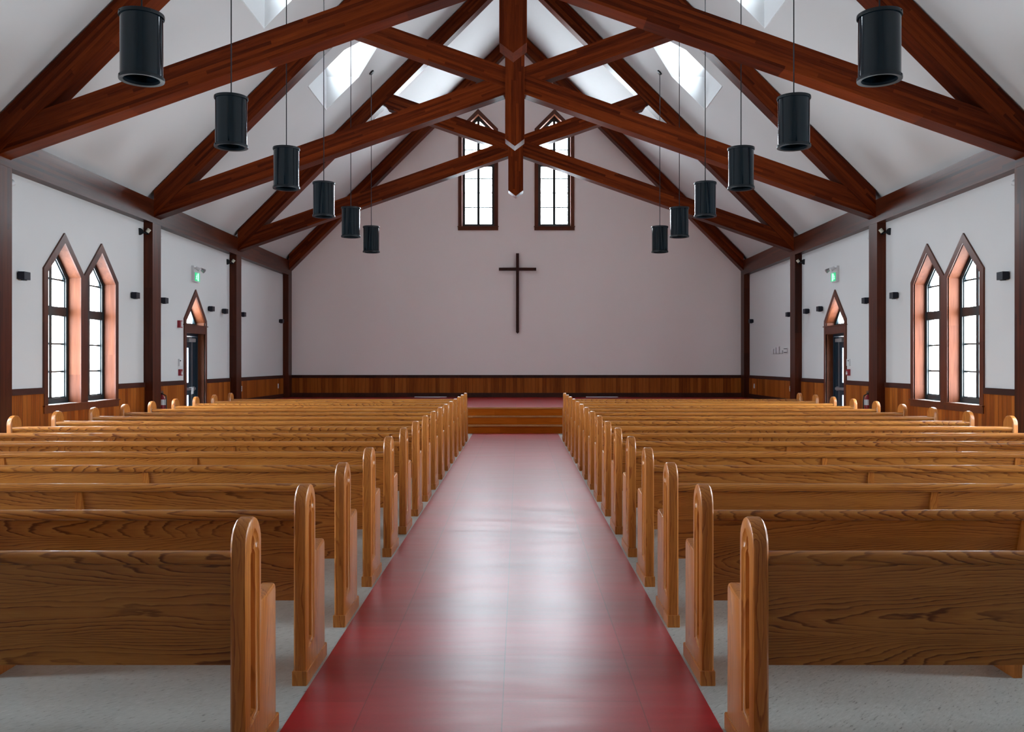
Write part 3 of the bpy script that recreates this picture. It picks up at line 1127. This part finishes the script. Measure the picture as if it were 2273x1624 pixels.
# ------------------------------------------------------------------ wall sconces
sc_y = [11.65, 15.04, 16.27, 18.76, 19.63, 20.93, 24.30]
sc_d = ['nearest, before the pointed windows', 'between the windows and a column', 'just past the column before the exit door', 'first one past the exit door',
        'between the exit door and the stage column', 'just past the column at the stage front', 'last one before the back corner']
sc = None
for sgn, sn in ((-1, 'left'), (1, 'right')):
    for y, d in zip(sc_y, sc_d):
        fr = T(sgn * XW, y, 2.655, -sgn * PI / 2 if sgn > 0 else PI / 2)
        if sc is None:
            sc = empty('wall_sconce', fr, '', 'wall lamp', 'small dark box sconces')
            L = lambda u, v, t: fr @ Vector((u, t, v))
            mb = MB()
            mb.prism([(-0.073, -0.052), (0.073, -0.052), (0.073, 0.052), (-0.073, 0.052)], (-0.105, -0.02), L)
            mb.build('housing', M['sconce'], sc, fr)
            mb = MB()
            mb.prism([(-0.055, -0.042), (0.055, -0.042), (0.055, 0.042), (-0.055, 0.042)], (-0.021, 0.0), L)
            mb.prism([(-0.035, -0.062), (0.035, -0.062), (0.035, -0.05), (-0.035, -0.05)], (-0.08, -0.035), L)
            mb.build('mount', M['black'], sc, fr)
            s_ = sc
        else:
            s_ = copy_tree(sc, fr)
        s_['label'] = 'small dark box sconce on the %s wall, %s' % (sn, d)


# ------------------------------------------------------------------ exit signs
def exit_sign(F, mir, sn):
    e = empty('exit_sign', F, 'lit green running-man exit sign with lamp heads above the %s exit door' % sn, 'exit sign', 'exit signs above the side doors')
    loc = lambda u, v, t: F @ Vector((u * mir, -t, v))     # t out from the wall
    def pr(m, pts, a, b):
        m.prism(pts, (a, b), loc)
    mb = MB()
    pr(mb, [(-0.16, -0.165), (0.15, -0.165), (0.15, 0.155), (-0.16, 0.155)], 0.0, 0.05)
    pr(mb, [(-0.15, -0.155), (0.14, -0.155), (0.14, 0.03), (-0.15, 0.03)], 0.05, 0.062)
    mb.build('housing', M['white'], e, F)
    mb = MB()
    pr(mb, [(-0.14, -0.148), (0.13, -0.148), (0.13, 0.022), (-0.14, 0.022)], 0.062, 0.066)
    g = mb.build('sign_face', M['green'], e, F)
    mb = MB()
    # doorway and running figure
    pr(mb, [(0.01, -0.14), (0.07, -0.14), (0.07, 0.014), (0.01, 0.014)], 0.066, 0.068)
    mb.build('doorway_symbol', M['pict'], g, F)
    mb = MB()
    pr(mb, [(-0.035 + 0.013 * math.cos(i * PI / 5), -0.01 + 0.013 * math.sin(i * PI / 5)) for i in range(10)], 0.066, 0.069)
    pr(mb, [(-0.062, -0.035), (-0.03, -0.025), (-0.008, -0.045), (-0.012, -0.052), (-0.03, -0.04), (-0.038, -0.075), (-0.015, -0.095), (-0.012, -0.13), (-0.024, -0.13), (-0.028, -0.102),
            (-0.052, -0.085), (-0.065, -0.115), (-0.098, -0.112), (-0.098, -0.101), (-0.074, -0.102), (-0.06, -0.05), (-0.078, -0.07), (-0.085, -0.065)], 0.066, 0.069)
    mb.build('running_figure', M['pict'], g, F)
    for u in (-0.13, 0.12):
        mb = MB()
        mb.tube(loc(u, 0.11, 0.05), loc(u, 0.10, 0.09), 0.012, 10)
        mb.tube(loc(u, 0.115, 0.085), loc(u, 0.065, 0.165), 0.03, 16, 0.045)
        mb.build('lamp_head', M['steel'] if u > 0 else M['white'], e, F, smooth=40)


exit_sign(T(-XW, DOOR_Y - 0.04, 3.315, PI / 2), 1, 'left')
exit_sign(T(XW, DOOR_Y - 0.04, 3.315, -PI / 2), -1, 'right')


# ------------------------------------------------------------------ small wall items
def wbox(m, sgn, y0, y1, z0, z1, d0, d1):
    a, b = sorted((sgn * (XW - d0), sgn * (XW - d1)))
    m.box(a, b, y0, y1, z0, z1)


# column spotlights (black head facing along the wall, cream lamp on the near face of the column)
for sgn, sn in ((-1, 'left'), (1, 'right')):
    for (y0, y1), zc, d in ((COLY[1], 3.80, 'second column'), (COLY[2], 3.80, 'column at the stage')):
        e = empty('spotlight', T(sgn * 6.5, y0, zc), 'small black spotlight on the near face of the %s %s' % (sn, d), 'spotlight', 'small spotlights on the columns')
        xa = sgn * 6.49
        mb = MB()
        mb.tube((xa, y0, zc - 0.01), (xa, y0 - 0.03, zc - 0.01), 0.03, 16)
        mb.tube((xa, y0 - 0.03, zc - 0.01), (sgn * 6.585, y0 - 0.12, zc - 0.005), 0.013, 10)
        mb.build('bracket', M['black'], e)
        mb = MB()
        mb.tube((sgn * 6.56, y0 - 0.12, zc), (sgn * 6.625 if False else sgn * 6.545, y0 - 0.20, zc - 0.01), 0.05, 20, 0.062)
        mb.build('lamp_head', M['black'], e, smooth=40)
        mb = MB()
        c = Vector((sgn * 6.455, y0 - 0.045, zc + 0.03))
        dirv = Vector((-sgn * 0.6, 0, 0.75)).normalized()
        mb.tube(c - dirv * 0.035, c + dirv * 0.03, 0.032, 16, 0.034)
        o = mb.build('sensor', M['offwhite'], e, smooth=40)
        o['label'] = 'cream sensor cap'
    for (y0, y1), zc, d in ((COLY[0], 3.80, 'nearest column'), (COLY[1], 3.76, 'second column'), (COLY[2], 3.78, 'column at the stage')):
        e = empty('spotlight', T(sgn * 6.5, y1, zc), 'small grey spotlight on the far side of the %s %s' % (sn, d), 'spotlight', 'small spotlights on the columns')
        mb = MB()
        mb.tube((sgn * 6.50, y1, zc), (sgn * 6.50, y1 + 0.05, zc), 0.022, 12)
        mb.build('bracket', M['steel'], e)
        mb = MB()
        mb.tube((sgn * 6.50, y1 + 0.05, zc - 0.02), (sgn * 6.46, y1 + 0.13, zc + 0.03), 0.03, 16, 0.042)
        mb.build('lamp_head', M['white'], e, smooth=40)

# fire devices beside the doors
for sgn, sn in ((-1, 'left'), (1, 'right')):
    yy = 17.13 if sgn < 0 else 17.22
    e = empty('fire_pull_station', T(sgn * XW, yy, 1.31), 'red fire alarm pull station beside the %s exit door' % sn, 'alarm pull', 'fire alarm pulls')
    mb = MB()
    wbox(mb, sgn, yy - 0.055, yy + 0.055, 1.25, 1.375, 0, 0.045)
    mb.build('housing', M['red_p'], e)
    mb = MB()
    wbox(mb, sgn, yy - 0.03, yy + 0.035, 1.27, 1.31, 0.045, 0.056)
    wbox(mb, sgn, yy - 0.012, yy + 0.012, 1.31, 1.335, 0.045, 0.056)
    mb.build('handle', M['white'], e)
    e = empty('thermostat', T(sgn * XW, yy, 1.5), 'white thermostat above the red pull station by the %s exit door' % sn, 'thermostat', 'thermostats by the exit doors')
    mb = MB()
    wbox(mb, sgn, yy - 0.06, yy + 0.07, 1.44, 1.575, 0, 0.03)
    mb.build('housing', M['white'], e)
    mb = MB()
    wbox(mb, sgn, yy - 0.04, yy + 0.0, 1.53, 1.555, 0.03, 0.033)
    mb.build('display', M['dark'], e)
    # extinguisher on the wainscot by the column
    ye, xe, rz = 16.05, sgn * 6.455, 0.065
    e = empty('fire_extinguisher', T(xe, ye, 0.5), 'red fire extinguisher hanging by the %s column near the exit door' % sn, 'fire extinguisher', 'fire extinguishers by the columns')
    mb = MB()
    mb.lathe([(0.0005, 0.45), (rz - 0.01, 0.45), (rz, 0.46), (rz, 0.83), (rz - 0.02, 0.875), (0.025, 0.895), (0.02, 0.92), (0.0005, 0.92)], (xe, ye, 0), n=32)
    b_ = mb.build('cylinder', M['red_p'], e, smooth=45)
    mb = MB()
    mb.lathe([(rz + 0.001, 0.73), (rz + 0.001, 0.83), (rz - 0.001, 0.83), (rz - 0.001, 0.73)], (xe, ye, 0), n=32, closed=True)
    mb.build('label_band', M['white'], b_, smooth=45)
    mb = MB()
    mb.tube((xe, ye, 0.915), (xe, ye, 0.95), 0.02, 12)
    mb.box(xe - 0.012, xe + 0.012, ye - 0.10, ye + 0.03, 0.95, 0.965)
    mb.box(xe - 0.012, xe + 0.012, ye - 0.09, ye + 0.03, 0.975, 0.987)
    mb.build('valve_handle', M['dark'], e)
    mb = MB()
    pts = [(xe - sgn * 0.02, ye - 0.02, 0.93), (xe - sgn * 0.085, ye - 0.04, 0.90), (xe - sgn * 0.095, ye - 0.04, 0.80), (xe - sgn * 0.09, ye - 0.03, 0.62)]
    for p_, q_ in zip(pts, pts[1:]):
        mb.tube(p_, q_, 0.010, 10)
    mb.build('hose', M['dark'], e)
    mb = MB()
    wbox(mb, sgn, ye - 0.05, ye + 0.05, 0.60, 0.64, 0.018, 0.046)
    mb.build('wall_bracket', M['dark'], e)
    # outlets on the stage wainscot
    for yo, zo, d in ((20.9, 0.885, 'near the stage front'), (24.1, 0.865, 'near the back corner')):
        e = empty('power_outlet', T(sgn * XW, yo, zo), 'white power outlet on the %s wainscot %s' % (sn, d), 'outlet', 'white outlets beside the stage')
        mb = MB()
        wbox(mb, sgn, yo - 0.04, yo + 0.04, zo - 0.062, zo + 0.062, 0.018, 0.026)
        mb.build('plate', M['white'], e)
        mb = MB()
        for dz in (-0.025, 0.025):
            wbox(mb, sgn, yo - 0.012, yo - 0.006, zo + dz - 0.01, zo + dz + 0.01, 0.026, 0.0268)
            wbox(mb, sgn, yo + 0.006, yo + 0.012, zo + dz - 0.01, zo + dz + 0.01, 0.026, 0.0268)
        mb.build('slots', M['dark'], e)

yy = 17.1
e = empty('fire_alarm_strobe', T(-XW, yy, 2.25), 'red fire alarm horn strobe on the left wall beside the pointed door casing', 'fire alarm')
mb = MB()
wbox(mb, -1, yy - 0.07, yy + 0.07, 2.185, 2.325, 0, 0.05)
mb.build('housing', M['red_p'], e)
mb = MB()
wbox(mb, -1, yy - 0.02, yy + 0.02, 2.20, 2.31, 0.05, 0.068)
mb.build('strobe_lens', M['white'], e)

# switch plates right of the stage
plates = [(22.28, 22.46, 1.725, 1.855, 'leftmost of the row, lowest'), (22.08, 22.25, 1.73, 1.885, 'second from the left of the row'),
          (21.80, 22.03, 1.725, 1.905, 'third from the left, tallest'), (21.54, 21.76, 1.73, 1.805, 'fourth, the lowest')]
for y0, y1, z0, z1, d in plates:
    e = empty('switch_plate', T(XW, (y0 + y1) / 2, (z0 + z1) / 2), 'white switch plate on the right stage wall, ' + d, 'switch', 'switch plates on the right stage wall')
    mb = MB()
    wbox(mb, 1, y0, y1, z0, z1, 0, 0.018)
    mb.build('plate', M['white'], e)
    mb = MB()
    wbox(mb, 1, y0 - 0.004, y0 + 0.016, z0, z1, 0.0, 0.020)  # grey strips along one side and the bottom imitate the plate's shadow
    wbox(mb, 1, y0, y1, z0 - 0.004, z0 + 0.008, 0.0, 0.019)
    mb.build('shadow_edge', M['steel'], e)
    mb = MB()
    m_ = (y0 + y1) / 2
    wbox(mb, 1, m_ - 0.02, m_ + 0.02, z0 + 0.025, z1 - 0.02, 0.018, 0.026)
    mb.build('toggle', M['white'], e)
e = empty('control_panel', T(XW, 21.28, 1.79), 'small white control panel with two dark bars right of the switch plates', 'control panel')
mb = MB()
wbox(mb, 1, 21.15, 21.41, 1.74, 1.86, 0, 0.025)
mb.build('housing', M['white'], e)
for z in (1.842, 1.752):
    mb = MB()
    wbox(mb, 1, 21.16, 21.39, z - 0.009, z + 0.009, 0.025, 0.03)
    mb.build('bar', M['dark'], e)
